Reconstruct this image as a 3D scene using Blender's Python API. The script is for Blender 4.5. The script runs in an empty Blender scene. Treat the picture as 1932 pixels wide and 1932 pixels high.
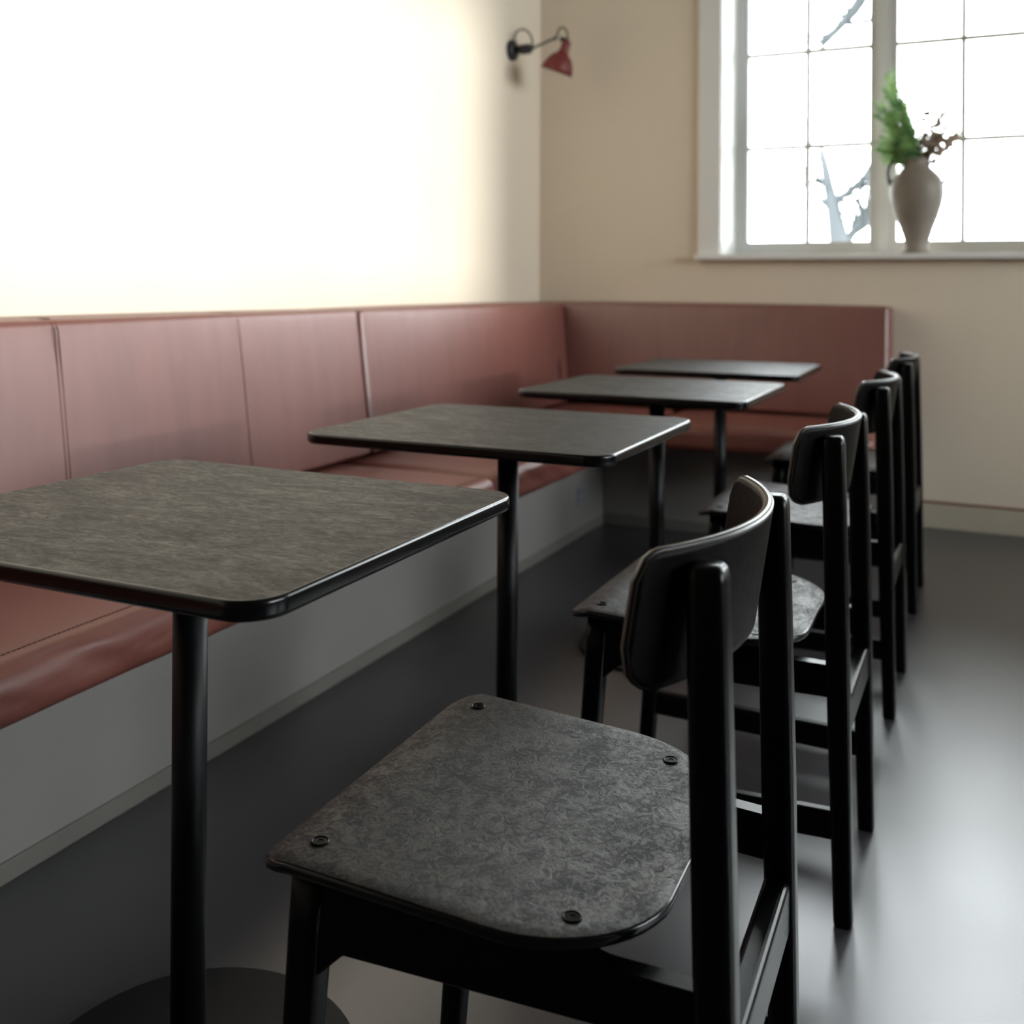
import bpy, bmesh, math, random
from mathutils import Vector, Matrix, noise

S = bpy.context.scene
COL = S.collection
R = random.Random(7)

# ------------------------------------------------------------------ camera
cam_d = bpy.data.cameras.new('camera')
cam = bpy.data.objects.new('camera', cam_d)
COL.objects.link(cam)
S.camera = cam
CAM_H = 1.014
cam_d.sensor_width = 36.0
cam_d.lens = 36.0 * 1943.7 / 1932.0
cam_d.shift_x = -0.00207
cam_d.shift_y = (536.1 - 966.0) / 1932.0
cam_d.clip_start = 0.02
cam.matrix_world = (Matrix.Translation((0, 0, CAM_H)) @ Matrix.Rotation(0.4354, 4, 'Z')
                    @ Matrix.Rotation(math.pi / 2, 4, 'X') @ Matrix.Rotation(0.0062, 4, 'Z'))
cam_d.dof.use_dof = True
cam_d.dof.focus_distance = 1.22
cam_d.dof.aperture_fstop = 4.4

# ------------------------------------------------------------------ daylight and exposure
W = bpy.data.worlds.new('overcast_sky')
S.world = W
W.use_nodes = True
wn = W.node_tree
bg = wn.nodes['Background']
bg.inputs['Color'].default_value = (0.95, 0.98, 1.0, 1)
bg.inputs['Strength'].default_value = 15.0
S.view_settings.view_transform = 'Standard'
S.view_settings.look = 'None'
S.view_settings.exposure = 0.12
S.view_settings.gamma = 1.0
S.view_settings.use_curve_mapping = False
try:
    S.cycles.use_denoising = True
    S.cycles.max_bounces = 9
    S.cycles.diffuse_bounces = 6
    S.cycles.sample_clamp_indirect = 8.0
    S.cycles.caustics_reflective = False
    S.cycles.caustics_refractive = False
except Exception:
    pass

sun_d = bpy.data.lights.new('hazy_sun', 'SUN')
sun_d.energy = 3.9
sun_d.angle = math.radians(5.0)
sun_d.color = (1.0, 0.985, 0.96)
sun = bpy.data.objects.new('hazy_sun', sun_d)
COL.objects.link(sun)
sun.rotation_euler = Vector((-1.0, -0.036, -0.092)).to_track_quat('-Z', 'Y').to_euler()
sun.location = (8, 3, 4)

# room frame: X across (left wall negative), Y towards the window wall
XW, YW = -2.042, 4.682
XR, YF, ZC = 4.9, -3.4, 3.25
WINS = [(-1.134, 0.205), (0.58, 2.48), (3.00, 4.60)]           # openings in the window wall; last two unseen, added for more daylight
WZ0, WZ1 = 1.155, 3.02
SZ0 = 1.42
YG = 4.993                                        # glazing plane
SIDE = [(0.20, 4.36)]                             # unseen opening in the right-hand wall, shaped to light the left wall

def portal(name, loc, rot, sx, sy):
    l = bpy.data.lights.new(name, 'AREA')
    l.shape = 'RECTANGLE'; l.size = sx; l.size_y = sy
    l.cycles.is_portal = True
    o = bpy.data.objects.new(name, l)
    COL.objects.link(o)
    o.location = loc; o.rotation_euler = rot
for a, b in WINS:
    portal('window_portal', ((a + b) / 2, YG + 0.07, (WZ0 + WZ1) / 2), (-math.pi / 2, 0, 0), b - a, WZ1 - WZ0)
for a, b in SIDE:
    portal('window_portal', (XR + 0.38, (a + b) / 2, (SZ0 + WZ1) / 2), (0, math.pi / 2, 0), WZ1 - SZ0, b - a)

# ------------------------------------------------------------------ materials
def nodes(name):
    m = bpy.data.materials.new(name); m.use_nodes = True
    nt = m.node_tree
    return m, nt, nt.nodes['Principled BSDF'], nt.nodes, nt.links

def plain(name, col, rough=0.5, spec=0.5, metal=0.0, bump=0.0, bscale=200.0, var=0.0, vscale=4.0):
    m, nt, b, N, L = nodes(name)
    b.inputs['Base Color'].default_value = (*col, 1)
    b.inputs['Roughness'].default_value = rough
    b.inputs['Specular IOR Level'].default_value = spec
    b.inputs['Metallic'].default_value = metal
    tc = N.new('ShaderNodeTexCoord')
    if var > 0:
        n = N.new('ShaderNodeTexNoise'); n.inputs['Scale'].default_value = vscale; n.inputs['Detail'].default_value = 5
        L.new(tc.outputs['Object'], n.inputs['Vector'])
        r = N.new('ShaderNodeValToRGB')
        r.color_ramp.elements[0].position = 0.3; r.color_ramp.elements[1].position = 0.7
        r.color_ramp.elements[0].color = (*[c * (1 - var) for c in col], 1)
        r.color_ramp.elements[1].color = (*[min(1, c * (1 + var)) for c in col], 1)
        L.new(n.outputs['Fac'], r.inputs['Fac']); L.new(r.outputs['Color'], b.inputs['Base Color'])
    if bump > 0:
        n = N.new('ShaderNodeTexNoise'); n.inputs['Scale'].default_value = bscale; n.inputs['Detail'].default_value = 3
        L.new(tc.outputs['Object'], n.inputs['Vector'])
        bp = N.new('ShaderNodeBump'); bp.inputs['Strength'].default_value = bump; bp.inputs['Distance'].default_value = 0.002
        L.new(n.outputs['Fac'], bp.inputs['Height']); L.new(bp.outputs['Normal'], b.inputs['Normal'])
    return m

def composite(name, dark, light, sx, sy, rough0, rough1, bump, dist=1.6, scale=1.0, spec=0.3, lo=0.43, hi=0.60):
    """pressed fibre board: swirled flakes in two tones"""
    m, nt, b, N, L = nodes(name)
    tc = N.new('ShaderNodeTexCoord')
    mp = N.new('ShaderNodeMapping'); mp.inputs['Scale'].default_value = (sx, sy, 1)
    L.new(tc.outputs['Object'], mp.inputs['Vector'])
    def noi(sc, det, ds, rough=0.6):
        n = N.new('ShaderNodeTexNoise'); n.inputs['Scale'].default_value = sc * scale; n.inputs['Detail'].default_value = det
        n.inputs['Distortion'].default_value = ds; n.inputs['Roughness'].default_value = rough
        L.new(mp.outputs['Vector'], n.inputs['Vector']); return n
    b.inputs['Specular IOR Level'].default_value = spec
    big = noi(18, 5, 1.4); mid = noi(70, 7, dist, 0.72); fine = noi(420, 3, 0.8, 0.7)
    def mix(a, bb, f):
        x = N.new('ShaderNodeMix'); x.data_type = 'FLOAT'; x.inputs[0].default_value = f
        L.new(a, x.inputs[2]); L.new(bb, x.inputs[3]); return x.outputs[0]
    h = mix(mix(mid.outputs['Fac'], big.outputs['Fac'], 0.35), fine.outputs['Fac'], 0.22)
    r = N.new('ShaderNodeValToRGB')
    e = r.color_ramp.elements
    e[0].position = lo; e[0].color = (*dark, 1); e[1].position = hi; e[1].color = (*light, 1)
    L.new(h, r.inputs['Fac']); L.new(r.outputs['Color'], b.inputs['Base Color'])
    mr = N.new('ShaderNodeMapRange'); mr.inputs['From Min'].default_value = lo; mr.inputs['From Max'].default_value = hi
    mr.inputs['To Min'].default_value = rough1; mr.inputs['To Max'].default_value = rough0
    L.new(h, mr.inputs['Value']); L.new(mr.outputs['Result'], b.inputs['Roughness'])
    bp = N.new('ShaderNodeBump'); bp.inputs['Strength'].default_value = bump; bp.inputs['Distance'].default_value = 0.0012
    L.new(h, bp.inputs['Height']); L.new(bp.outputs['Normal'], b.inputs['Normal'])
    return m

def leather(name, streak_axis, k=1.0, ior=2.0):
    m, nt, b, N, L = nodes(name)
    tc = N.new('ShaderNodeTexCoord')
    mp = N.new('ShaderNodeMapping')
    mp.inputs['Scale'].default_value = {'v': (14, 14, 0.8), 'h': (3, 3, 3)}[streak_axis]
    L.new(tc.outputs['Object'], mp.inputs['Vector'])
    n = N.new('ShaderNodeTexNoise'); n.inputs['Scale'].default_value = 1.5; n.inputs['Detail'].default_value = 4
    L.new(mp.outputs['Vector'], n.inputs['Vector'])
    r = N.new('ShaderNodeValToRGB'); e = r.color_ramp.elements
    e[0].position = 0.3; e[0].color = (0.160 * k, 0.046 * k, 0.033 * k, 1); e[1].position = 0.7; e[1].color = (0.200 * k, 0.062 * k, 0.046 * k, 1)
    L.new(n.outputs['Fac'], r.inputs['Fac']); L.new(r.outputs['Color'], b.inputs['Base Color'])
    b.inputs['Roughness'].default_value = 0.46
    b.inputs['Specular IOR Level'].default_value = 0.5
    b.inputs['IOR'].default_value = ior
    v = N.new('ShaderNodeTexVoronoi'); v.inputs['Scale'].default_value = 420
    L.new(tc.outputs['Object'], v.inputs['Vector'])
    bp = N.new('ShaderNodeBump'); bp.inputs['Strength'].default_value = 0.12; bp.inputs['Distance'].default_value = 0.0008
    bp2 = N.new('ShaderNodeBump'); bp2.inputs['Strength'].default_value = 0.10; bp2.inputs['Distance'].default_value = 0.004
    L.new(v.outputs['Distance'], bp.inputs['Height'])
    L.new(n.outputs['Fac'], bp2.inputs['Height']); L.new(bp2.outputs['Normal'], bp.inputs['Normal'])
    L.new(bp.outputs['Normal'], b.inputs['Normal'])
    return m

M = {}
M['wall'] = plain('cream_wall_paint', (0.79, 0.69, 0.56), 0.75, 0.25, bump=0.08, bscale=120, var=0.02, vscale=2)
M['ceiling'] = plain('grey_ceiling_paint', (0.26, 0.25, 0.23), 0.9, 0.2, bump=0.05)  # out of view, kept dark to limit bounced light
M['darkwall'] = plain('dark_brown_wall_paint', (0.10, 0.075, 0.06), 0.8, 0.25, bump=0.05)  # unseen walls, made dark so the room's shadows stay deep
M['trim'] = plain('grey_white_trim_paint', (0.80, 0.79, 0.765), 0.45, 0.4, bump=0.03)
M['skirting'] = plain('beige_skirting_paint', (0.55, 0.49, 0.38), 0.5, 0.4, bump=0.04, var=0.06, vscale=6)
M['brown_line'] = plain('red_brown_shadow_gap', (0.16, 0.055, 0.03), 0.6)  # colour of the shadow gap over the baseboard
M['base'] = plain('grey_panel_lacquer', (0.32, 0.30, 0.285), 0.42, 0.4, bump=0.03, var=0.02)
M['plinth'] = plain('grey_plinth_lacquer', (0.21, 0.20, 0.18), 0.45, 0.4, var=0.03)
M['black'] = plain('black_stained_wood', (0.0015, 0.0015, 0.002), 0.30, 0.19, bump=0.06, bscale=300)
M['blackmetal'] = plain('black_powder_coat', (0.003, 0.003, 0.004), 0.45, 0.3, bump=0.05, bscale=500)
M['edge'] = plain('black_edge_lacquer', (0.002, 0.002, 0.0026), 0.2, 0.45)
M['screw'] = plain('blackened_screw_steel', (0.001, 0.001, 0.0012), 0.30, 0.16)
M['discmetal'] = plain('dark_steel_base', (0.006, 0.006, 0.008), 0.5, 0.3, bump=0.05)
M['top'] = composite('table_composite', (0.004, 0.0038, 0.0034), (0.026, 0.0247, 0.022), 0.5, 1.3, 0.38, 0.58, 0.6, spec=0.32, lo=0.44, hi=0.60)
M['seat'] = composite('seat_composite', (0.0012, 0.0011, 0.0010), (0.062, 0.058, 0.052), 1.0, 1.0, 0.34, 0.66, 1.0, dist=2.0, spec=0.6, lo=0.45, hi=0.57)
M['back'] = composite('backrest_veneer', (0.002, 0.0016, 0.0014), (0.006, 0.0045, 0.004), 1.0, 1.0, 0.40, 0.5, 0.1, spec=0.06)
M['ply_edge'] = plain('grey_laminate_edge', (0.07, 0.062, 0.058), 0.3, 0.6)
M['leather_v'] = leather('red_brown_leather_back', 'v', 1.05, 2.0)
M['leather_h'] = leather('red_brown_leather_seat', 'h', 1.18, 1.65)
M['thread'] = plain('dark_red_thread', (0.09, 0.03, 0.024), 0.7)
M['red'] = plain('matt_red_enamel', (0.17, 0.030, 0.027), 0.5, 0.4)
M['white_in'] = plain('white_shade_lining', (0.8, 0.78, 0.75), 0.5)
M['cable'] = plain('grey_green_cable', (0.12, 0.11, 0.075), 0.6)
M['chrome'] = plain('brushed_steel', (0.6, 0.6, 0.6), 0.3, 0.5, metal=1.0)
M['lampblack'] = plain('black_lamp_enamel', (0.012, 0.012, 0.016), 0.45, 0.5)
M['clay'] = plain('pale_clay_glaze', (0.25, 0.21, 0.175), 0.5, 0.4, bump=0.15, bscale=40, var=0.12, vscale=9)
M['handle_glaze'] = plain('dark_handle_glaze', (0.05, 0.045, 0.04), 0.5)
M['socket'] = plain('grey_socket_plastic', (0.30, 0.30, 0.34), 0.35)
M['socketdark'] = plain('socket_recess_plastic', (0.12, 0.12, 0.14), 0.4)
M['fern'] = plain('fern_green', (0.20, 0.42, 0.12), 0.6, var=0.35, vscale=14)
def leaf_mat(name, c0, c1, tr=0.34):
    m = bpy.data.materials.new(name); m.use_nodes = True
    nt = m.node_tree; N = nt.nodes; L = nt.links
    b = N['Principled BSDF']; b.inputs['Roughness'].default_value = 0.6
    tc = N.new('ShaderNodeTexCoord'); n = N.new('ShaderNodeTexNoise'); n.inputs['Scale'].default_value = 16
    L.new(tc.outputs['Object'], n.inputs['Vector'])
    r = N.new('ShaderNodeValToRGB'); e = r.color_ramp.elements
    e[0].position = 0.35; e[0].color = (*c0, 1); e[1].position = 0.65; e[1].color = (*c1, 1)
    L.new(n.outputs['Fac'], r.inputs['Fac']); L.new(r.outputs['Color'], b.inputs['Base Color'])
    t = N.new('ShaderNodeBsdfTranslucent'); L.new(r.outputs['Color'], t.inputs['Color'])
    x = N.new('ShaderNodeMixShader'); x.inputs['Fac'].default_value = tr
    L.new(b.outputs['BSDF'], x.inputs[1]); L.new(t.outputs['BSDF'], x.inputs[2])
    L.new(x.outputs['Shader'], N['Material Output'].inputs['Surface'])
    return m
M['fern'] = leaf_mat('fern_leaf', (0.16, 0.34, 0.15), (0.48, 0.68, 0.28), 0.45)
M['petal'] = leaf_mat('cream_petal', (0.66, 0.54, 0.46), (0.86, 0.79, 0.72), 0.7)
M['stem'] = plain('green_stem', (0.10, 0.16, 0.05), 0.6)
M['twig'] = plain('brown_twig', (0.13, 0.09, 0.06), 0.7)
M['bark'] = plain('grey_bark', (0.06, 0.066, 0.072), 0.9, 0.1, bump=0.4, bscale=20)
M['grass'] = plain('winter_grass', (0.16, 0.17, 0.10), 0.95, 0.1, var=0.2, vscale=0.5)

def floor_mat():
    m, nt, b, N, L = nodes('slate_grey_linoleum')
    tc = N.new('ShaderNodeTexCoord')
    n = N.new('ShaderNodeTexNoise'); n.inputs['Scale'].default_value = 2.2; n.inputs['Detail'].default_value = 6
    L.new(tc.outputs['Object'], n.inputs['Vector'])
    r = N.new('ShaderNodeValToRGB'); e = r.color_ramp.elements
    e[0].position = 0.3; e[0].color = (0.033, 0.031, 0.038, 1); e[1].position = 0.7; e[1].color = (0.041, 0.039, 0.047, 1)
    L.new(n.outputs['Fac'], r.inputs['Fac']); L.new(r.outputs['Color'], b.inputs['Base Color'])
    mr = N.new('ShaderNodeMapRange'); mr.inputs['To Min'].default_value = 0.32; mr.inputs['To Max'].default_value = 0.40
    L.new(n.outputs['Fac'], mr.inputs['Value']); L.new(mr.outputs['Result'], b.inputs['Roughness'])
    f = N.new('ShaderNodeTexNoise'); f.inputs['Scale'].default_value = 90; f.inputs['Detail'].default_value = 4
    L.new(tc.outputs['Object'], f.inputs['Vector'])
    bp = N.new('ShaderNodeBump'); bp.inputs['Strength'].default_value = 0.06; bp.inputs['Distance'].default_value = 0.002
    L.new(f.outputs['Fac'], bp.inputs['Height']); L.new(bp.outputs['Normal'], b.inputs['Normal'])
    b.inputs['Specular IOR Level'].default_value = 0.5
    b.inputs['IOR'].default_value = 2.2
    return m
M['floor'] = floor_mat()

def glass_mat():
    m = bpy.data.materials.new('window_glass'); m.use_nodes = True
    nt = m.node_tree; N = nt.nodes; L = nt.links
    N.remove(N['Principled BSDF'])
    t = N.new('ShaderNodeBsdfTransparent'); t.inputs['Color'].default_value = (0.96, 0.98, 0.98, 1)
    g = N.new('ShaderNodeBsdfGlossy'); g.inputs['Roughness'].default_value = 0.02
    f = N.new('ShaderNodeFresnel'); f.inputs['IOR'].default_value = 1.45
    x = N.new('ShaderNodeMixShader')
    L.new(f.outputs['Fac'], x.inputs['Fac']); L.new(t.outputs['BSDF'], x.inputs[1]); L.new(g.outputs['BSDF'], x.inputs[2])
    L.new(x.outputs['Shader'], N['Material Output'].inputs['Surface'])
    return m
M['glass'] = glass_mat()

# ------------------------------------------------------------------ helpers
def obj(name, bm, mats, parent=None, smooth=False, loc=None):
    me = bpy.data.meshes.new(name)
    bmesh.ops.recalc_face_normals(bm, faces=bm.faces[:])
    bm.to_mesh(me); bm.free()
    for m in (mats if isinstance(mats, (list, tuple)) else [mats]):
        me.materials.append(M[m] if isinstance(m, str) else m)
    if smooth:
        for p in me.polygons: p.use_smooth = True
    o = bpy.data.objects.new(name, me)
    COL.objects.link(o)
    if parent is not None: o.parent = parent
    if loc is not None: o.location = loc
    return o

def tag(o, label, cat, group=None):
    o['label'] = label; o['category'] = cat
    if group: o['group'] = group
    return o

def thing(name, label, cat, loc=(0, 0, 0), rz=0.0, group=None):
    o = bpy.data.objects.new(name, None)
    COL.objects.link(o); o.empty_display_size = 0.1
    o.location = loc; o.rotation_euler = (0, 0, rz)
    return tag(o, label, cat, group)

def struct(o):
    o['kind'] = 'structure'; return o

def box(bm, x0, x1, y0, y1, z0, z1, bev=0.0, seg=2):
    r = bmesh.ops.create_cube(bm, size=1.0)
    vs = r['verts']
    for v in vs:
        v.co = Vector(((x0 + x1) / 2 + v.co.x * (x1 - x0), (y0 + y1) / 2 + v.co.y * (y1 - y0), (z0 + z1) / 2 + v.co.z * (z1 - z0)))
    if bev > 0:
        es = list({e for v in vs for e in v.link_edges})
        bmesh.ops.bevel(bm, geom=es, offset=bev, segments=seg, affect='EDGES', profile=0.5)
    return bm

def B(*a, **k):
    return box(bmesh.new(), *a, **k)

def tube(bm, pts, rad, n=10, cap=True, power=2.0, flat=None):
    """swept tube; rad = number or list; power>2 gives a squarish section; flat = second radius list"""
    pts = [Vector(p) for p in pts]
    k = len(pts)
    rad = rad if isinstance(rad, (list, tuple)) else [rad] * k
    flat = flat if flat is not None else rad
    flat = flat if isinstance(flat, (list, tuple)) else [flat] * k
    rings = []; up = None
    for i, p in enumerate(pts):
        t = (pts[min(i + 1, k - 1)] - pts[max(i - 1, 0)]).normalized()
        if up is None:
            ref = Vector((1, 0, 0)) if abs(t.x) < 0.9 else Vector((0, 1, 0))
            u = (ref - t * ref.dot(t)).normalized()
        else:
            u = (up - t * up.dot(t)).normalized()
        up = u; w = t.cross(u)
        ring = []
        for j in range(n):
            a = 2 * math.pi * j / n
            c, s = math.cos(a), math.sin(a)
            q = (abs(c) ** power + abs(s) ** power) ** (-1 / power)
            ring.append(bm.verts.new(p + u * (c * q * rad[i]) + w * (s * q * flat[i])))
        rings.append(ring)
    for a, b in zip(rings, rings[1:]):
        for j in range(n):
            bm.faces.new((a[j], a[(j + 1) % n], b[(j + 1) % n], b[j]))
    if cap:
        bm.faces.new(rings[0][::-1]); bm.faces.new(rings[-1])
    return bm

def lathe(bm, prof, n=40, cap0=True, cap1=True, mat=Matrix()):
    rings = []
    for r, z in prof:
        rings.append([bm.verts.new(mat @ Vector((r * math.cos(2 * math.pi * j / n), r * math.sin(2 * math.pi * j / n), z))) for j in range(n)])
    for a, b in zip(rings, rings[1:]):
        for j in range(n):
            bm.faces.new((a[j], a[(j + 1) % n], b[(j + 1) % n], b[j]))
    if cap0: bm.faces.new(rings[0][::-1])
    if cap1: bm.faces.new(rings[-1])
    return bm

def rrect(x0, x1, y0, y1, radii, seg=10):
    """outline of a rectangle with its own radius at each corner, in order (x1,y1),(x0,y1),(x0,y0),(x1,y0)"""
    out = []
    cs = [(x1, y1, -1, -1, 0), (x0, y1, 1, -1, 90), (x0, y0, 1, 1, 180), (x1, y0, -1, 1, 270)]
    for (cx, cy, sx, sy, a0), r in zip(cs, radii):
        for i in range(seg + 1):
            a = math.radians(a0 + 90 * i / seg)
            out.append((cx + sx * r + r * math.cos(a), cy + sy * r + r * math.sin(a)))
    return out

def slab(outf, prof, zf=None, top_rings=1, mat_top=0, mat_side=1, ncap=8):
    """outf(inset)->outline; prof = [(inset, z)] from the bottom rim round to the top rim; the top is filled with rings"""
    bm = bmesh.new()
    zf = zf or (lambda x, y: 0.0)
    rings = []
    for ins, z in prof:
        rings.append([bm.verts.new((x, y, z + zf(x, y))) for x, y in outf(ins)])
    n = len(rings[0])
    for a, b in zip(rings, rings[1:]):
        for j in range(n):
            bm.faces.new((a[j], a[(j + 1) % n], b[(j + 1) % n], b[j])).material_index = mat_side
    def fill(ring, ins, z, flip, mi):
        pts = outf(ins)
        cx = sum(p[0] for p in pts) / n; cy = sum(p[1] for p in pts) / n
        prev = ring
        for k in range(1, ncap):
            t = 1 - k / ncap
            cur = [bm.verts.new((cx + (x - cx) * t, cy + (y - cy) * t, z + zf(cx + (x - cx) * t, cy + (y - cy) * t))) for x, y in pts]
            for j in range(n):
                f = bm.faces.new((prev[j], prev[(j + 1) % n], cur[(j + 1) % n], cur[j])); f.material_index = mi
            prev = cur
        c = bm.verts.new((cx, cy, z + zf(cx, cy)))
        for j in range(n):
            bm.faces.new((prev[j], prev[(j + 1) % n], c)).material_index = mi
    fill(rings[0], prof[0][0], prof[0][1], True, mat_side)
    fill(rings[-1], prof[-1][0], prof[-1][1], False, mat_top)
    return bm

def softbox(x0, x1, y0, y1, z0, z1, r, nx, ny, nz, puff=0.0, disp=None):
    """upholstered block: a gridded box with rounded edges, puffed faces and optional wrinkles"""
    bm = bmesh.new()
    c = Vector(((x0 + x1) / 2, (y0 + y1) / 2, (z0 + z1) / 2))
    hs = Vector(((x1 - x0) / 2, (y1 - y0) / 2, (z1 - z0) / 2))
    cache = {}
    def ramp(i, n, h):
        # denser rows near the edges, so the rounding has vertices to bend
        k = 4
        if i <= k: return -h + r * i / k
        if i >= n - k: return h - r * (n - i) / k
        return -h + r + (2 * h - 2 * r) * (i - k) / (n - 2 * k)
    def vert(i, j, k):
        key = (i, j, k)
        if key in cache: return cache[key]
        p = Vector((ramp(i, nx, hs.x), ramp(j, ny, hs.y), ramp(k, nz, hs.z)))
        q = Vector((max(-hs.x + r, min(hs.x - r, p.x)), max(-hs.y + r, min(hs.y - r, p.y)), max(-hs.z + r, min(hs.z - r, p.z))))
        d = p - q
        nrm = d.normalized() if d.length > 1e-9 else Vector((0, 0, 0))
        p2 = q + nrm * r
        if puff:
            e = 1.0
            for a in range(3):
                if abs(nrm[a]) < 0.75:
                    e *= max(0.0, 1 - (p[a] / hs[a]) ** 4)
            p2 = p2 + nrm * puff * e
        w = c + p2
        if disp: w = disp(w, nrm)
        cache[key] = bm.verts.new(w)
        return cache[key]
    def quad(a, b, cc, d): bm.faces.new((a, b, cc, d))
    for i in range(nx):
        for j in range(ny):
            for k in (0, nz): quad(vert(i, j, k), vert(i + 1, j, k), vert(i + 1, j + 1, k), vert(i, j + 1, k))
    for i in range(nx):
        for k in range(nz):
            for j in (0, ny): quad(vert(i, j, k), vert(i + 1, j, k), vert(i + 1, j, k + 1), vert(i, j, k + 1))
    for j in range(ny):
        for k in range(nz):
            for i in (0, nx): quad(vert(i, j, k), vert(i, j + 1, k), vert(i, j + 1, k + 1), vert(i, j, k + 1))
    return bm

def prism(poly, y0, y1, bev=0.0, seg=2):
    """polygon in XZ extruded along Y"""
    bm = bmesh.new()
    a = [bm.verts.new((x, y0, z)) for x, z in poly]; b = [bm.verts.new((x, y1, z)) for x, z in poly]
    n = len(poly)
    bm.faces.new(a); bm.faces.new(b[::-1])
    for i in range(n): bm.faces.new((a[i], b[i], b[(i + 1) % n], a[(i + 1) % n]))
    if bev:
        bmesh.ops.recalc_face_normals(bm, faces=bm.faces[:])
        es = [e for e in bm.edges if len(e.link_faces) == 2 and e.calc_face_angle() > 0.6]
        bmesh.ops.bevel(bm, geom=es, offset=bev, segments=seg, affect='EDGES')
    return bm

# ------------------------------------------------------------------ room shell
struct(obj('floor', B(XW - 0.2, XR + 0.4, YF - 0.2, YW + 0.34, -0.1, 0.0), 'floor'))
struct(obj('ceiling', B(XW - 0.2, XR + 0.4, YF - 0.2, YW + 0.34, ZC, ZC + 0.1), 'ceiling'))
struct(obj('wall_left', B(XW - 0.2, XW, YF - 0.2, YW + 0.34, 0, ZC), 'wall'))
struct(obj('wall_front', B(XW, XR, YF - 0.2, YF, 0, ZC), 'darkwall'))

def wall_with_holes(name, holes, axis):
    bm = bmesh.new()
    if axis == 'y':
        lo, hi = XW, XR
        def put(a, b, z0, z1): box(bm, a, b, YW, YW + 0.34, z0, z1)
    else:
        lo, hi = YF, YW
        def put(a, b, z0, z1): box(bm, XR, XR + 0.34, a, b, z0, z1)
    cur = lo
    for a, b in holes:
        z0 = (WZ0 if axis == 'y' else SZ0) - 0.025
        put(cur, a, 0, ZC); put(a, b, 0, z0); put(a, b, WZ1, ZC); cur = b
    put(cur, hi, 0, ZC)
    return struct(obj(name, bm, 'wall' if axis == 'y' else 'darkwall'))
wall_with_holes('wall_back', WINS, 'y')
wall_with_holes('wall_right', SIDE, 'x')

def window(name, a, b, horiz='y'):
    """painted timber window: casing, sill, frame, mullion, two sashes with glazing bars and panes; built along local x, facing -y"""
    w = b - a
    root = bpy.data.objects.new(name, None); COL.objects.link(root); struct(root)
    if horiz == 'y': root.location = (a, YW, 0)
    else: root.location = (XR, b, 0); root.rotation_euler = (0, 0, -math.pi / 2)
    D = YG - YW
    cw, ct = 0.103, 0.02
    obj('casing', B(-cw, 0, -ct, 0.0, WZ0, WZ1 + cw, bev=0.003), 'trim', root)
    obj('casing', B(w, w + cw, -ct, 0.0, WZ0, WZ1 + cw, bev=0.003), 'trim', root)
    obj('casing', B(0, w, -ct, 0.0, WZ1, WZ1 + cw, bev=0.003), 'trim', root)
    obj('sill', B(-cw - 0.008, w + cw + 0.008, -0.06, D, WZ0 - 0.025, WZ0, bev=0.004), 'trim', root)
    obj('reveal', B(0, 0.004, 0, D, WZ0, WZ1), 'trim', root)
    obj('reveal', B(w - 0.004, w, 0, D, WZ0, WZ1), 'trim', root)
    obj('reveal', B(0.004, w - 0.004, 0, D, WZ1 - 0.004, WZ1), 'trim', root)
    fw = 0.022
    fr = bmesh.new()
    box(fr, 0, fw, D - 0.01, D + 0.06, WZ0, WZ1, bev=0.002); box(fr, w - fw, w, D - 0.01, D + 0.06, WZ0, WZ1, bev=0.002)
    box(fr, fw, w - fw, D - 0.01, D + 0.06, WZ1 - fw, WZ1, bev=0.002); box(fr, fw, w - fw, D - 0.01, D + 0.06, WZ0, WZ0 + 0.02, bev=0.002)
    obj('frame', fr, 'trim', root)
    mid = w * 0.5022
    obj('mullion', B(mid - 0.028, mid + 0.028, D - 0.015, D + 0.06, WZ0 + 0.02, WZ1 - fw, bev=0.004), 'trim', root)
    for s0, s1 in ((fw, mid - 0.028), (mid + 0.028, w - fw)):
        st = 0.032
        sash = bmesh.new()
        z0, z1 = WZ0 + 0.02, WZ1 - fw
        y0, y1 = D + 0.005, D + 0.045
        box(sash, s0, s0 + st, y0, y1, z0, z1, bev=0.003); box(sash, s1 - st, s1, y0, y1, z0, z1, bev=0.003)
        box(sash, s0 + st, s1 - st, y0, y1, z0, z0 + 0.048, bev=0.003); box(sash, s0 + st, s1 - st, y0, y1, z1 - 0.045, z1, bev=0.003)
        so = obj('sash', sash, 'trim', root)
        g0, g1 = s0 + st, s1 - st
        zb = [z0 + 0.048, 1.675, 2.125, 2.575, z1 - 0.045]
        xm = (g0 + g1) / 2
        obj('glazing_bar', B(xm - 0.011, xm + 0.011, y0 + 0.004, y1 - 0.008, zb[0], zb[-1]), 'trim', so)
        for z in zb[1:-1]:
            obj('glazing_bar', B(g0, g1, y0 + 0.010, y1 - 0.010, z - 0.0105, z + 0.0105), 'trim', so)
        for p0, p1 in ((g0, xm - 0.011), (xm + 0.011, g1)):
            for k in range(4):
                q0 = zb[k] + (0.0105 if k else 0); q1 = zb[k + 1] - (0.0105 if k < 3 else 0)
                obj('pane', B(p0, p1, D + 0.022, D + 0.026, q0, q1), 'glass', so)
    return root
w1 = window('window_1', *WINS[0])
for i, (a, b) in enumerate(WINS[1:]): window('window_%d' % (2 + i), a, b)  # unseen windows, added to brighten the left wall
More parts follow.
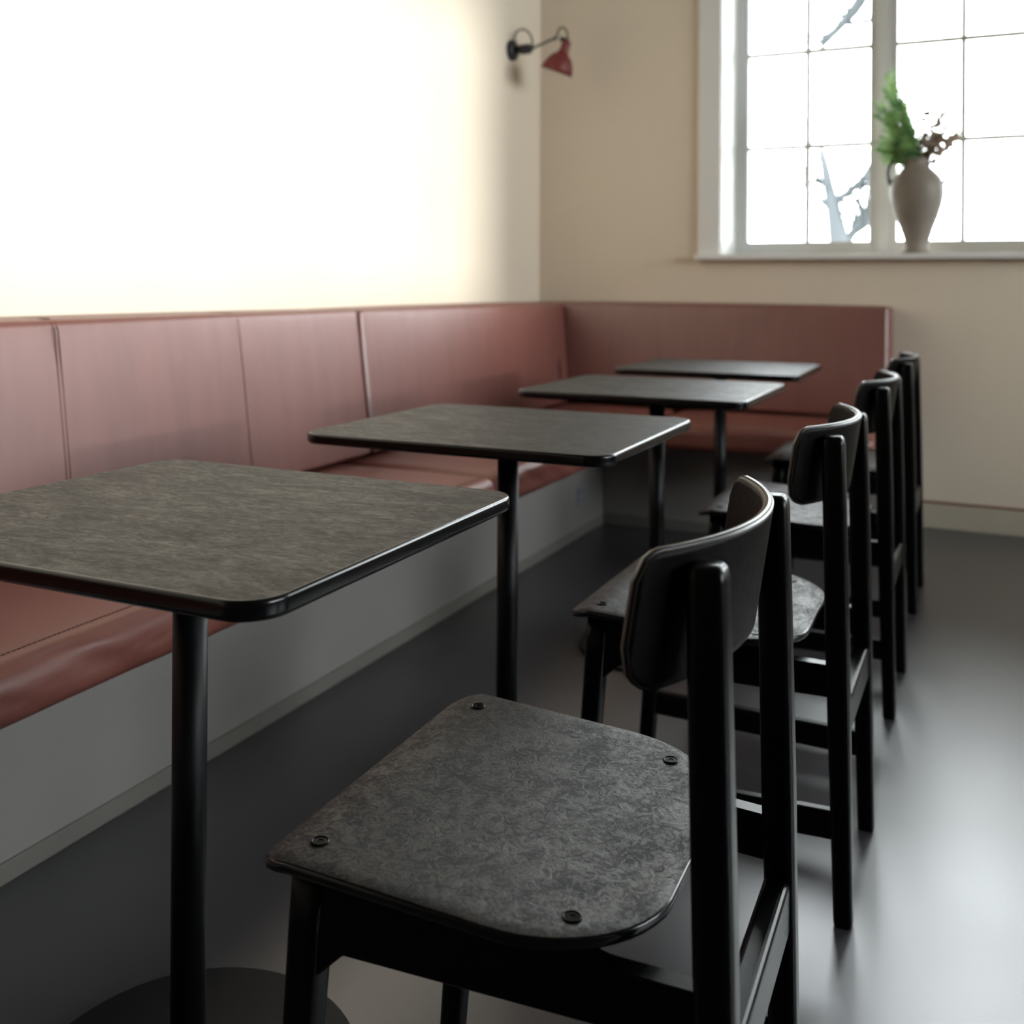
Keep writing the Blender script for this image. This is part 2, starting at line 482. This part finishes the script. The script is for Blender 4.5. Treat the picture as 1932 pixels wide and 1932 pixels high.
def unseen_window(name, a, b):
    """unseen wide window added in the right-hand wall for its light: frame, slim posts, large panes"""
    root = bpy.data.objects.new(name, None); COL.objects.link(root); struct(root)
    root.location = (XR, 0, 0)
    fr = bmesh.new()
    box(fr, 0.20, 0.27, a, a + 0.05, SZ0, WZ1); box(fr, 0.20, 0.27, b - 0.05, b, SZ0, WZ1)
    box(fr, 0.20, 0.27, a + 0.05, b - 0.05, SZ0, SZ0 + 0.05); box(fr, 0.20, 0.27, a + 0.05, b - 0.05, WZ1 - 0.05, WZ1)
    obj('frame', fr, 'trim', root)
    obj('sill', B(-0.04, 0.20, a - 0.03, b + 0.03, SZ0 - 0.025, SZ0, bev=0.003), 'trim', root)
    n = 3; w = (b - a - 0.1) / n
    for i in range(n):
        y0 = a + 0.05 + w * i
        if i: obj('mullion', B(0.205, 0.265, y0 - 0.015, y0 + 0.015, SZ0 + 0.05, WZ1 - 0.05), 'trim', root)
        obj('pane', B(0.232, 0.238, y0 + (0.015 if i else 0), y0 + w - (0.015 if i < n - 1 else 0), SZ0 + 0.05, WZ1 - 0.05), 'glass', root)
unseen_window('window_4', *SIDE[0])

bb = struct(obj('baseboard_back', B(-0.39, XR, YW - 0.016, YW, 0, 0.103, bev=0.002), 'skirting'))
obj('shadow_gap_strip', B(-0.39, XR, YW - 0.013, YW, 0.103, 0.112), 'brown_line', bb)  # solid strip painted as the dark shadow gap above the baseboard
struct(obj('baseboard_right', B(XR - 0.016, XR, YF, YW - 0.016, 0, 0.103, bev=0.002), 'skirting'))

# ------------------------------------------------------------------ banquette
ZS, ZB, ZT = 0.468, 0.372, 0.930
TT, TB, SF, BF = 0.235, 0.293, 0.780, 0.536
X_SEAT, X_BASE = XW + SF, XW + BF
Y_SEAT, Y_BASE = YW - SF, YW - BF
X_END = -0.388
YN = -0.9
lb = thing('banquette_base', 'long pale grey bench plinth running along the bright left wall', 'bench', (X_BASE, 1.8, 0))
o = obj('body', B(XW + 0.004, X_BASE, YN, YW - 0.004, 0.0, ZB - 0.010, bev=0.002), 'base', lb); o.location = (-X_BASE, -1.8, 0)
o = obj('kick_strip', B(X_BASE, X_BASE + 0.007, YN, Y_BASE - 0.007, 0.0, 0.036, bev=0.002), 'plinth', lb); o.location = (-X_BASE, -1.8, 0)
bbz = thing('banquette_base', 'short pale bench plinth under the window wall, behind the far tables', 'bench', (-0.9, Y_BASE, 0))
o = obj('body', B(X_BASE + 0.002, X_END, Y_BASE, YW - 0.004, 0.0, ZB - 0.010, bev=0.002), 'base', bbz); o.location = (0.9, -Y_BASE, 0)
o = obj('kick_strip', B(X_BASE + 0.008, X_END, Y_BASE - 0.007, Y_BASE, 0.0, 0.045, bev=0.002), 'plinth', bbz); o.location = (0.9, -Y_BASE, 0)

def wrinkle_x(w, n):
    """puckered front edge of the seat on the left wall"""
    f = max(0.0, (w.x - (X_SEAT - 0.09)) / 0.09)
    if f > 0 and n.x > 0.2:
        u = w.y * 13 + w.z * 26
        a = noise.noise(Vector((u, w.z * 6, 3.1))) + 0.5 * noise.noise(Vector((u * 2.1, w.z * 14, 8.0)))
        g = math.sin(math.pi * min(1.0, max(0.0, (w.z - ZB) / (ZS - ZB))))
        w = w + Vector((1, 0, 0)) * (a - 0.25) * 0.014 * min(1, f * 1.4) * g
    w = w + Vector((0, 0, 1)) * 0.003 * noise.noise(Vector((w.x * 4, w.y * 2.5, w.z)))
    return w
def wrinkle_y(w, n):
    return w + Vector((0, 0, 1)) * 0.003 * noise.noise(Vector((w.x * 3, w.y * 4, w.z + 5)))

Y_SPLIT_S, Y_SPLIT_B = 2.632, 2.729
Y_BB = YW - TB
s1 = tag(obj('seat_cushion', softbox(XW + TB - 0.12, X_SEAT, YN, Y_SPLIT_S - 0.006, ZB, ZS, 0.034, 20, 130, 14, 0.006, wrinkle_x), 'leather_h', smooth=True),
         'red-brown leather seat cushion on the left bench, under the nearest table', 'cushion', 'bench seat cushions')
s2 = tag(obj('seat_cushion', softbox(XW + TB - 0.12, X_SEAT, Y_SPLIT_S + 0.006, Y_BB + 0.05, ZB, ZS, 0.034, 20, 70, 14, 0.006, wrinkle_x), 'leather_h', smooth=True),
         'red-brown leather seat cushion on the left bench, beside the corner', 'cushion', 'bench seat cushions')
s3 = tag(obj('seat_cushion', softbox(X_SEAT + 0.014, X_END, Y_SEAT, Y_BB + 0.05, ZB, ZS, 0.030, 40, 20, 14, 0.006, wrinkle_y), 'leather_h', smooth=True),
         'dark red-brown leather seat cushion of the short bench under the window', 'cushion', 'bench seat cushions')

def lean_x(w, n):
    t = (ZT - w.z) / (ZT - ZS)
    if w.x > XW + 0.10: w = w + Vector((t * (TB - TT), 0, 0))
    return w
def lean_corner(w, n):
    w = lean_x(w, n)
    if w.y > 4.3: w = w - Vector((0, (ZT - w.z) / (ZT - ZS) * (TB - TT), 0))
    return w
def lean_y(w, n):
    t = (ZT - w.z) / (ZT - ZS)
    if w.y < YW - 0.10: w = w - Vector((0, t * (TB - TT), 0))
    return w
ZBB = ZS + 0.014
b1 = tag(obj('back_cushion', softbox(XW + 0.010, XW + TT, YN, Y_SPLIT_B - 0.0075, ZBB, ZT, 0.013, 14, 100, 24, 0.006, lean_x), 'leather_v', smooth=True),
         'long pink-lit leather backrest on the left wall with two stitched seams', 'backrest', 'bench back cushions')
b2 = tag(obj('back_cushion', softbox(XW + 0.010, XW + TT, Y_SPLIT_B + 0.0075, YW - TT - 0.014, ZBB, ZT, 0.013, 14, 60, 24, 0.006, lean_corner), 'leather_v', smooth=True),
         'leather backrest on the left wall between the split and the corner', 'backrest', 'bench back cushions')
b3 = tag(obj('back_cushion', softbox(XW + 0.010, X_END, YW - TT, YW - 0.010, ZBB, ZT, 0.013, 50, 14, 24, 0.006, lean_y), 'leather_v', smooth=True),
         'shadowed dark leather backrest along the window wall, below the sill', 'backrest', 'bench back cushions')

def face_x(z): return XW + TT + (ZT - z) / (ZT - ZS) * (TB - TT) + 0.0056
for ys in (1.565, 2.152):
    for dy in ((0.0, 0.010) if ys < 2 else (0.0,)):
        bm = bmesh.new()
        pts = [(XW + TT * 0.6, ys + dy, ZT + 0.0052), (XW + TT - 0.02, ys + dy, ZT + 0.004), (XW + TT - 0.003, ys + dy, ZT - 0.004)]
        pts += [(face_x(z), ys + dy, z) for z in [ZT - 0.02 - 0.43 * i / 24 for i in range(25)]]
        tube(bm, pts, 0.0012 if ys < 2 else 0.0007, 6)
        o = obj('stitched_seam', bm, 'thread', b1, smooth=True)
for c, ya, yb in ((s1, YN + 0.05, Y_SPLIT_S - 0.03), (s2, Y_SPLIT_S + 0.03, Y_BB)):
    bm = bmesh.new()
    n = int((yb - ya) / 0.009)
    for i in range(n):
        y = ya + (yb - ya) * i / n
        zz = ZS + 0.0032 + 0.003 * noise.noise(Vector(((X_SEAT - 0.04) * 4, y * 2.5, ZS)))
        tube(bm, [(X_SEAT - 0.04, y, zz), (X_SEAT - 0.04, y + 0.006, zz)], 0.0011, 5)
    obj('stitch_row', bm, 'thread', c)

# socket on the bench front
sk = thing('power_socket', 'small grey double power socket on the bench plinth near the corner', 'socket', (X_BASE, 3.89, 0.163))
obj('cover_plate', B(0, 0.007, -0.045, 0.045, -0.038, 0.038, bev=0.003), 'socket', sk)
for zc in (-0.018, 0.018):
    r_ = obj('outlet', B(0.006, 0.0085, -0.030, 0.030, zc - 0.012, zc + 0.012, bev=0.002), 'socket', sk)
    obj('pin_hole', B(0.0084, 0.0088, -0.012, -0.006, zc - 0.004, zc + 0.004), 'socketdark', r_)
    obj('pin_hole', B(0.0084, 0.0088, 0.006, 0.012, zc - 0.004, zc + 0.004), 'socketdark', r_)

# ------------------------------------------------------------------ tables
TW, TL, TH, TK = 0.622, 0.556, 0.73, 0.020
def table_out(ins):
    return rrect(-TW / 2 + ins, TW / 2 - ins, -TL / 2 + ins, TL / 2 - ins, [0.045 - min(ins, 0.04)] * 4, 10)
def make_table(label, loc, rz, px=0.0, py=0.0):
    t = thing('cafe_table', label, 'table', (loc[0], loc[1], 0), rz, 'cafe tables in front of the bench')
    e = 0.003
    prof = [(0.004, TH - TK), (0.001, TH - TK + 0.003), (0, TH - TK + 0.006), (0, TH - 0.0045), (0.0008, TH - 0.002), (0.0025, TH - 0.0004), (0.0045, TH)]
    top = obj('tabletop', slab(table_out, prof, ncap=4), ['top', 'edge'], t, smooth=True)
    md = top.modifiers.new('ws', 'WEIGHTED_NORMAL'); md.keep_sharp = True
    pr = [(0.021, TH - TK - 0.001), (0.021, 0.016)]
    bm = lathe(bmesh.new(), [(0.0215, 0.012), (0.0215, TH - TK - 0.004)], 32)
    o = obj('pole', bm, 'blackmetal', t, smooth=False, loc=(px, py, 0))
    for p in o.data.polygons: p.use_smooth = len(p.vertices) == 4
    bm = lathe(bmesh.new(), [(0.085, TH - TK - 0.005), (0.085, TH - TK)], 32)
    obj('mounting_plate', bm, 'blackmetal', t, loc=(px, py, 0))
    bm = lathe(bmesh.new(), [(0.212, 0.0), (0.214, 0.003), (0.214, 0.009), (0.211, 0.012), (0.030, 0.0125)], 64)
    o = obj('foot_disc', bm, 'discmetal', t, loc=(px, py, 0))
    return t
make_table('dark composite cafe table nearest the camera, at the left edge', (-0.894, 1.001), 0.0033, -0.020, 0.004)
make_table('dark composite cafe table, second from the camera', (-0.885, 1.879), 0.0046)
make_table('dark composite cafe table, third from the camera', (-0.855, 2.783), -0.0074, 0.004, 0)
make_table('dark composite cafe table farthest away, beside the window bench', (-0.8685, 3.591), 0.0101)

# ------------------------------------------------------------------ chairs
SX0, SX1, SHW = -0.218, 0.160, 0.226
def seat_out(ins):
    k = max(0.002, 0.042 - ins)
    o_ = rrect(SX0 + ins, SX1 - ins, -SHW + ins, SHW - ins, [0.125 - ins, k, k, 0.125 - ins], 12)
    # the back edge is bowed, the sides taper a little to the rear
    out = []
    for x, y in o_:
        t = (x - SX0) / (SX1 - SX0)
        y2 = y * (1 - 0.045 * t)
        x2 = x + (0.012 * (1 - (y / SHW) ** 2) if t > 0.5 else 0.0) * (t - 0.5) * 2
        out.append((x2, y2))
    return out
def seat_z(x, y):
    z = -0.0577 * (x + 0.166)
    f = max(0.0, (SX0 + 0.06 - x) / 0.06)
    z -= 0.016 * f * f
    z -= 0.004 * max(0.0, 1 - (y / 0.19) ** 2) * max(0.0, 1 - (x / 0.17) ** 2)
    return z

def make_chair(label, loc, rz=0.0):
    t = thing('dining_chair', label, 'chair', (loc[0], loc[1], 0), rz, 'black cafe chairs in a row')
    z0 = 0.460
    prof = [(0.003, z0 - 0.012), (0.0, z0 - 0.009), (0.0, z0 - 0.003), (0.0008, z0 - 0.0012), (0.0026, z0)]
    seat = obj('seat', slab(seat_out, prof, seat_z, ncap=14), ['seat', 'edge'], t, smooth=True)
    for sx, sy in ((-0.166, -0.180), (-0.166, 0.180), (0.096, -0.168), (0.096, 0.168)):
        z = z0 + seat_z(sx, sy)
        bm = lathe(bmesh.new(), [(0.0094, -0.002), (0.0094, 0.0011), (0.0082, 0.0018), (0.0070, 0.0010), (0.0038, 0.0010), (0.0034, 0.0003)], 20)
        o = obj('screw', bm, 'screw', seat, smooth=False, loc=(sx, sy, z))
    # bent backrest
    Rb, zt, zb, th = 0.34, 0.790, 0.662, 0.011
    half, nu, nv = 0.207, 44, 14
    bm = bmesh.new()
    grids = []
    rc_t, rc_b = 0.026, 0.045
    amax = math.asin(half / Rb)
    for layer in (0, 1):
        g = []
        for i in range(nu + 1):
            a = (2 * i / nu - 1)
            a = math.copysign(abs(a) ** 0.8, a)              # more columns towards the ends
            col = []
            s = a * amax * Rb                                 # arc length
            edge = amax * Rb - abs(s)
            ct = 0 if edge > rc_t else rc_t - math.sqrt(max(0, rc_t ** 2 - (rc_t - edge) ** 2))
            cb = 0 if edge > rc_b else rc_b - math.sqrt(max(0, rc_b ** 2 - (rc_b - edge) ** 2))
            for k in range(nv + 1):
                v = k / nv
                z = zb + cb + (zt - ct - zb - cb) * v
                rr = Rb - (th if layer else 0)
                ang = s / Rb
                x = 0.240 - Rb + rr * math.cos(ang)
                y = rr * math.sin(ang)
                x += 0.15 * (z - zt)                          # reclined
                col.append(bm.verts.new((x, y, z)))
            g.append(col)
        grids.append(g)
    A, C = grids
    for g in (A, C):
        for i in range(nu):
            for k in range(nv):
                bm.faces.new((g[i][k], g[i + 1][k], g[i + 1][k + 1], g[i][k + 1]))
    for i in range(nu):
        bm.faces.new((A[i][nv], A[i + 1][nv], C[i + 1][nv], C[i][nv]))
        bm.faces.new((A[i][0], A[i + 1][0], C[i + 1][0], C[i][0]))
    for k in range(nv):
        bm.faces.new((A[0][k], A[0][k + 1], C[0][k + 1], C[0][k])); bm.faces.new((A[nu][k], A[nu][k + 1], C[nu][k + 1], C[nu][k]))
    bmesh.ops.remove_doubles(bm, verts=bm.verts[:], dist=1e-5)
    bmesh.ops.recalc_face_normals(bm, faces=bm.faces[:])
    es = [e for e in bm.edges if len(e.link_faces) == 2 and e.calc_face_angle() > 1.0]
    bmesh.ops.bevel(bm, geom=es, offset=0.0028, segments=3, affect='EDGES')
    bm.normal_update()
    for fc in bm.faces:
        c_ = fc.calc_center_median()
        rad_ = Vector((c_.x - (0.240 - Rb) - 0.15 * (c_.z - zt), c_.y, 0)).normalized()
        fc.material_index = 1 if abs(fc.normal.dot(rad_)) < 0.8 else 0
    obj('backrest', bm, ['back', 'ply_edge'], t, smooth=True)
    # rear posts (full height) and front legs
    for s in (-1, 1):
        bm = bmesh.new()
        zz = [0.0, 0.004, 0.010, 0.2, 0.45, 0.66, 0.763, 0.771, 0.775]
        rr = [0.0125, 0.0145, 0.0150, 0.0165, 0.0185, 0.0180, 0.0175, 0.0160, 0.0125]
        tube(bm, [(0.236 - 0.020 * z / 0.77, s * 0.161, z) for z in zz], rr, 36, power=4.5)
        obj('rear_leg', bm, 'black', t, smooth=True)
        bm = bmesh.new()
        zz = [0.0, 0.004, 0.010, 0.2, 0.38, 0.440]
        rr = [0.0125, 0.0145, 0.0150, 0.0165, 0.0185, 0.0185]
        tube(bm, [(-0.203 + 0.075 * z, s * 0.182, z) for z in zz], rr, 36, power=4.5)
        obj('front_leg', bm, 'black', t, smooth=True)
    for s in (-1, 1):
        top = [(-0.165, 0.4455), (0.075, 0.4315)]
        for i in range(1, 9):
            u = i / 8; k_ = u * u * (3 - 2 * u)
            top.append((0.075 + 0.060 * u, 0.4315 - 0.018 * k_))
        top.append((0.222, 0.411))
        poly = top + [(0.222, 0.360), (-0.132, 0.362), (-0.162, 0.334), (-0.172, 0.334)]
        bm = prism(poly, -0.011, 0.011, 0.0015, 1)
        for v in bm.verts:
            v.co.y += s * (0.183 + (v.co.x + 0.17) / 0.39 * (0.161 - 0.183))
        obj('side_rail', bm, 'black', t)
        bm = B(-0.195, 0.234, -0.010, 0.010, 0.134, 0.180, bev=0.004, seg=2)
        for v in bm.verts:
            v.co.y += s * (0.182 + (v.co.x + 0.19) / 0.42 * (0.161 - 0.182))
        obj('side_stretcher', bm, 'black', t)
    obj('rear_stretcher', B(0.210, 0.240, -0.160, 0.160, 0.284, 0.345, bev=0.008, seg=4), 'black', t, smooth=False)
    obj('front_rail', B(-0.182, -0.160, -0.180, 0.180, 0.366, 0.440, bev=0.002), 'black', t)
    return t
make_chair('black wooden chair nearest the camera, whole mottled seat in view', (-0.440, 1.030), 0.02)
make_chair('black wooden chair directly behind the nearest one, second in the row', (-0.446, 1.868))
make_chair('black wooden chair third in the row, between two others', (-0.452, 2.735))
make_chair('black wooden chair farthest away, last in the row by the bench end', (-0.458, 3.585))

# ------------------------------------------------------------------ wall lamp
lp = thing('wall_lamp', 'red jointed wall lamp on a black mount near the room corner', 'lamp', (XW, 4.335, 2.10))
mz = Matrix.Rotation(math.pi / 2, 4, 'Y')
obj('wall_plate', lathe(bmesh.new(), [(0.046, 0.0), (0.048, 0.004), (0.048, 0.018), (0.040, 0.026), (0.02, 0.027)], 32, mat=mz), 'lampblack', lp, smooth=True)
obj('pivot_body', lathe(bmesh.new(), [(0.018, 0.02), (0.018, 0.05), (0.023, 0.055), (0.023, 0.098), (0.018, 0.105)], 24, mat=mz), 'lampblack', lp, smooth=True)
bm = tube(bmesh.new(), [(0.098, 0, -0.004), (0.232, 0, 0.040)], 0.0052, 10)
obj('arm', bm, 'lampblack', lp, smooth=True)
kn = obj('elbow_joint', tube(bmesh.new(), [(0.222, 0, 0.038), (0.245, 0, 0.034), (0.285, 0, 0.018)], [0.010, 0.011, 0.012], 14), 'lampblack', lp, smooth=True)
obj('joint_collar', tube(bmesh.new(), [(0.238, 0, 0.037), (0.254, 0, 0.031)], 0.0128, 14), 'chrome', kn, smooth=True)
def loop(x0, z0, x1, z1, zt, n=14):
    return [((x0 + x1) / 2 - (x1 - x0) / 2 * math.cos(math.pi * i / n), 0, (z0 + (z1 - z0) * i / n) + (zt - (z0 + z1) / 2) * math.sin(math.pi * i / n) ** 0.7) for i in range(n + 1)]
obj('cable', tube(bmesh.new(), loop(0.018, 0.035, 0.112, 0.0, 0.092), 0.0050, 10), 'cable', lp, smooth=True)
obj('cable', tube(bmesh.new(), loop(0.236, 0.042, 0.286, 0.025, 0.082), 0.0048, 10), 'cable', lp, smooth=True)
ax = Vector((-0.052, 0, -0.133)).normalized()
rot = Vector((0, 0, 1)).rotation_difference(ax).to_matrix().to_4x4()
sm = Matrix.Translation((0.282, 0, 0.012)) @ rot
prof = [(0.012, -0.010), (0.019, -0.004), (0.021, 0.010), (0.021, 0.040), (0.027, 0.052), (0.046, 0.068), (0.060, 0.090), (0.069, 0.115), (0.074, 0.142)]
bm = lathe(bmesh.new(), prof, 40, cap1=False, mat=sm)
inner = [(r - 0.0022, z + 0.001) for r, z in prof[3:]]
sh = obj('shade', bm, 'red', lp, smooth=True)
md = sh.modifiers.new('thick', 'SOLIDIFY'); md.thickness = 0.0015
obj('shade_lining', lathe(bmesh.new(), [(r - 0.0018, z + 0.0012) for r, z in prof[3:]], 40, cap1=False, mat=sm), 'white_in', sh, smooth=True)

# ------------------------------------------------------------------ vase and bouquet on the sill
VX, VY, VZ = -0.300, 4.752, WZ0
va = thing('vase', 'pale clay amphora vase with two loop handles on the window sill', 'vase', (VX, VY, VZ))
prof = [(0.050, 0.0), (0.056, 0.003), (0.054, 0.014), (0.046, 0.028), (0.052, 0.060), (0.068, 0.110), (0.088, 0.165), (0.103, 0.215), (0.111, 0.260), (0.108, 0.295),
        (0.094, 0.330), (0.072, 0.355), (0.055, 0.370), (0.048, 0.384), (0.048, 0.396), (0.053, 0.404), (0.053, 0.410), (0.046, 0.412), (0.041, 0.400), (0.040, 0.370), (0.05, 0.34)]
obj('body', lathe(bmesh.new(), prof, 48, cap1=True), 'clay', va, smooth=True)
for s in (-1, 1):
    pts = [(s * x, 0, z) for x, z in ((0.046, 0.385), (0.070, 0.398), (0.095, 0.400), (0.113, 0.386), (0.119, 0.358), (0.116, 0.328), (0.106, 0.298))]
    obj('handle', tube(bmesh.new(), pts, 0.0085, 12, flat=0.012), 'handle_glaze', va, smooth=True)

fb = thing('fern_bunch', 'feathery green fern sprays leaning left out of the vase', 'foliage', (VX, VY, VZ + 0.34))
for i in range(64):
    a = R.uniform(0, 2 * math.pi)
    u = R.random()
    tip = Vector((-0.100 - 0.035 * u + R.uniform(-0.07, 0.09) * (1.15 - 0.55 * u), R.uniform(-0.075, 0.075), 0.10 + 0.36 * u))
    if i < 14: tip = Vector((R.uniform(-0.17, -0.05), R.uniform(-0.07, 0.07), R.uniform(0.06, 0.18)))
    p0 = Vector((R.uniform(-0.02, 0.02), R.uniform(-0.02, 0.02), 0.0))
    mid = p0.lerp(tip, 0.5) + Vector((0.02, 0, 0.04))
    pts = []
    for k in range(9):
        t = k / 8
        pts.append(p0 * (1 - t) ** 2 + mid * 2 * t * (1 - t) + tip * t * t)
    sp = obj('stem', tube(bmesh.new(), pts, [0.0016 - 0.0001 * k for k in range(9)], 5), 'stem', fb)
    bm = bmesh.new()
    for k in range(130):
        t = R.uniform(0.22, 1.0)
        p = p0 * (1 - t) ** 2 + mid * 2 * t * (1 - t) + tip * t * t
        d = Vector((R.gauss(0, 1), R.gauss(0, 1), R.gauss(0.5, 0.8))).normalized()
        ln = R.uniform(0.014, 0.034) * (1.15 - 0.5 * t)
        sd = d.cross(Vector((R.gauss(0, 1), R.gauss(0, 1), R.gauss(0, 1)))).normalized() * 0.0024
        v = [bm.verts.new(p - sd), bm.verts.new(p + sd), bm.verts.new(p + d * ln + sd * 0.6 + Vector((0, 0, -0.004))), bm.verts.new(p + d * ln * 1.15)]
        bm.faces.new((v[0], v[1], v[2])); bm.faces.new((v[0], v[2], v[3]))
    lf = obj('leaflets', bm, 'fern', sp); lf['kind'] = 'stuff'

fl = thing('blossom_spray', 'twiggy spray of cream blossoms leaning right out of the vase', 'flowers', (VX, VY, VZ + 0.34))
pet = bmesh.new()
for k in range(6):
    a = 2 * math.pi * k / 6
    lathe(pet, [(0.0008, -0.001), (0.0042, 0.002), (0.0050, 0.005), (0.0008, 0.008)], 6, mat=Matrix.Translation((0.0045 * math.cos(a), 0.0045 * math.sin(a), 0)))
pm = bpy.data.meshes.new('blossom'); pet.to_mesh(pm); pet.free(); pm.materials.append(M['petal'])
for i in range(18):
    tip = Vector((R.uniform(0.01, 0.18), R.uniform(-0.06, 0.06), R.uniform(0.12, 0.33)))
    if i == 0: tip = Vector((0.155, 0.0, 0.235))
    if i == 1: tip = Vector((0.02, 0.02, 0.33))
    p0 = Vector((R.uniform(0, 0.02), R.uniform(-0.02, 0.02), 0.0))
    mid = p0.lerp(tip, 0.5) + Vector((-0.012, 0, 0.02))
    q = lambda t: p0 * (1 - t) ** 2 + mid * 2 * t * (1 - t) + tip * t * t
    tw = obj('twig', tube(bmesh.new(), [q(k / 8) for k in range(9)], [0.0017 - 0.0001 * k for k in range(9)], 5), 'twig', fl)
    for k in range(13):
        b_ = bpy.data.objects.new('blossom', pm); COL.objects.link(b_); b_.parent = tw
        b_.location = q(R.uniform(0.35, 1.0)) + Vector((R.uniform(-1, 1), R.uniform(-1, 1), R.uniform(-1, 1))) * 0.012
        b_.rotation_euler = (R.uniform(-1, 1), R.uniform(-1, 1), R.uniform(0, 6)); s_ = R.uniform(0.9, 1.5); b_.scale = (s_, s_, s_)

# ------------------------------------------------------------------ outside
struct(obj('ground', B(-60, 60, YW + 0.5, 90, -1.1, -1.0), 'grass'))
def tree(label, base, trunk, limbs, seed):
    """bare tree: explicit trunk and limbs (points relative to the base), each grown out with random twigs"""
    rr = random.Random(seed)
    t = thing('bare_tree', label, 'tree', base, 0, 'bare winter trees outside the window')
    def grow(bm, p, d, ln, rad, depth):
        pts = [p]; n = 4
        for i in range(n):
            d = (d + Vector((rr.gauss(0, .22), rr.gauss(0, .22), rr.gauss(0.05, .18)))).normalized()
            pts.append(pts[-1] + d * ln / n)
        tube(bm, pts, [rad * (1 - 0.5 * i / n) for i in range(n + 1)], 6)
        if depth:
            for k in range(3):
                q = pts[rr.randint(1, n)]
                d2 = (d + Vector((rr.gauss(0, .7), rr.gauss(0, .7), rr.gauss(0.2, .5)))).normalized()
                grow(bm, q, d2, ln * rr.uniform(.5, .75), rad * .45, depth - 1)
    bm = bmesh.new(); pts, rad = trunk
    tube(bm, pts, rad, 12); obj('trunk', bm, 'bark', t, smooth=True)
    for pts, rad in limbs:
        bm = bmesh.new(); tube(bm, pts, rad, 10)
        for i in range(1, len(pts)):
            a, b = Vector(pts[i - 1]), Vector(pts[i])
            for k in range(3):
                p = a.lerp(b, rr.random())
                d = ((b - a).normalized() + Vector((rr.gauss(0, .6), rr.gauss(0, .6), rr.gauss(.3, .5)))).normalized()
                grow(bm, p, d, rr.uniform(.4, .8), min(rad) * .85, 2)
        obj('limb', bm, 'bark', t, smooth=True)
    return t
# trunk forks seen low in the left casement
tree('bare tree with forked trunk seen through the left casement', (-1.95, 15.0, -1.0),
     ([(0.35, 0, 0), (0.20, 0, 1.4), (0.04, 0, 2.46), (-0.01, 0, 2.64), (-0.09, 0, 3.09), (-0.16, 0, 3.42), (-0.22, 0, 3.75), (-0.26, 0, 3.95)], [0.20, 0.17, 0.15, 0.14, 0.10, 0.075, 0.06, 0.04]),
     [([(-0.16, 0, 3.42), (-0.24, 0.05, 3.47), (-0.36, 0.1, 3.55)], [0.05, 0.04, 0.025]),
      ([(-0.09, 0, 3.05), (-0.21, -0.05, 3.18), (-0.35, -0.1, 3.31)], [0.05, 0.035, 0.02]),
      ([(-0.10, 0, 3.18), (0.02, 0.05, 3.27), (0.13, 0.1, 3.35), (0.24, 0.1, 3.45), (0.38, 0.15, 3.56)], [0.06, 0.055, 0.05, 0.04, 0.025]),
      ([(0.04, 0, 2.55), (0.15, 0.1, 2.75), (0.30, 0.1, 3.01), (0.22, 0.1, 3.26)], [0.07, 0.065, 0.055, 0.03]),
      ([(0.15, 0.1, 2.75), (0.33, 0.1, 2.86), (0.45, 0.1, 3.2)], [0.05, 0.045, 0.03])], 3)
tree('taller bare tree behind the mullion with a drooping limb', (-1.60, 17.0, -1.0),
     ([(0.0, 0, 0), (0.01, 0, 2.0), (0.02, 0, 4.0), (0.01, 0, 5.6), (0.03, 0, 7.4)], [0.17, 0.16, 0.14, 0.12, 0.07]),
     [([(0.02, 0, 6.75), (-0.22, 0, 6.66), (-0.42, 0, 6.37), (-0.67, 0, 6.1), (-0.93, 0, 5.82)], [0.10, 0.10, 0.095, 0.07, 0.035]),
      ([(-0.58, 0, 6.2), (-0.40, 0, 6.15), (-0.19, 0.1, 6.21), (0.0, 0.2, 6.2)], [0.045, 0.045, 0.04, 0.03])], 11)
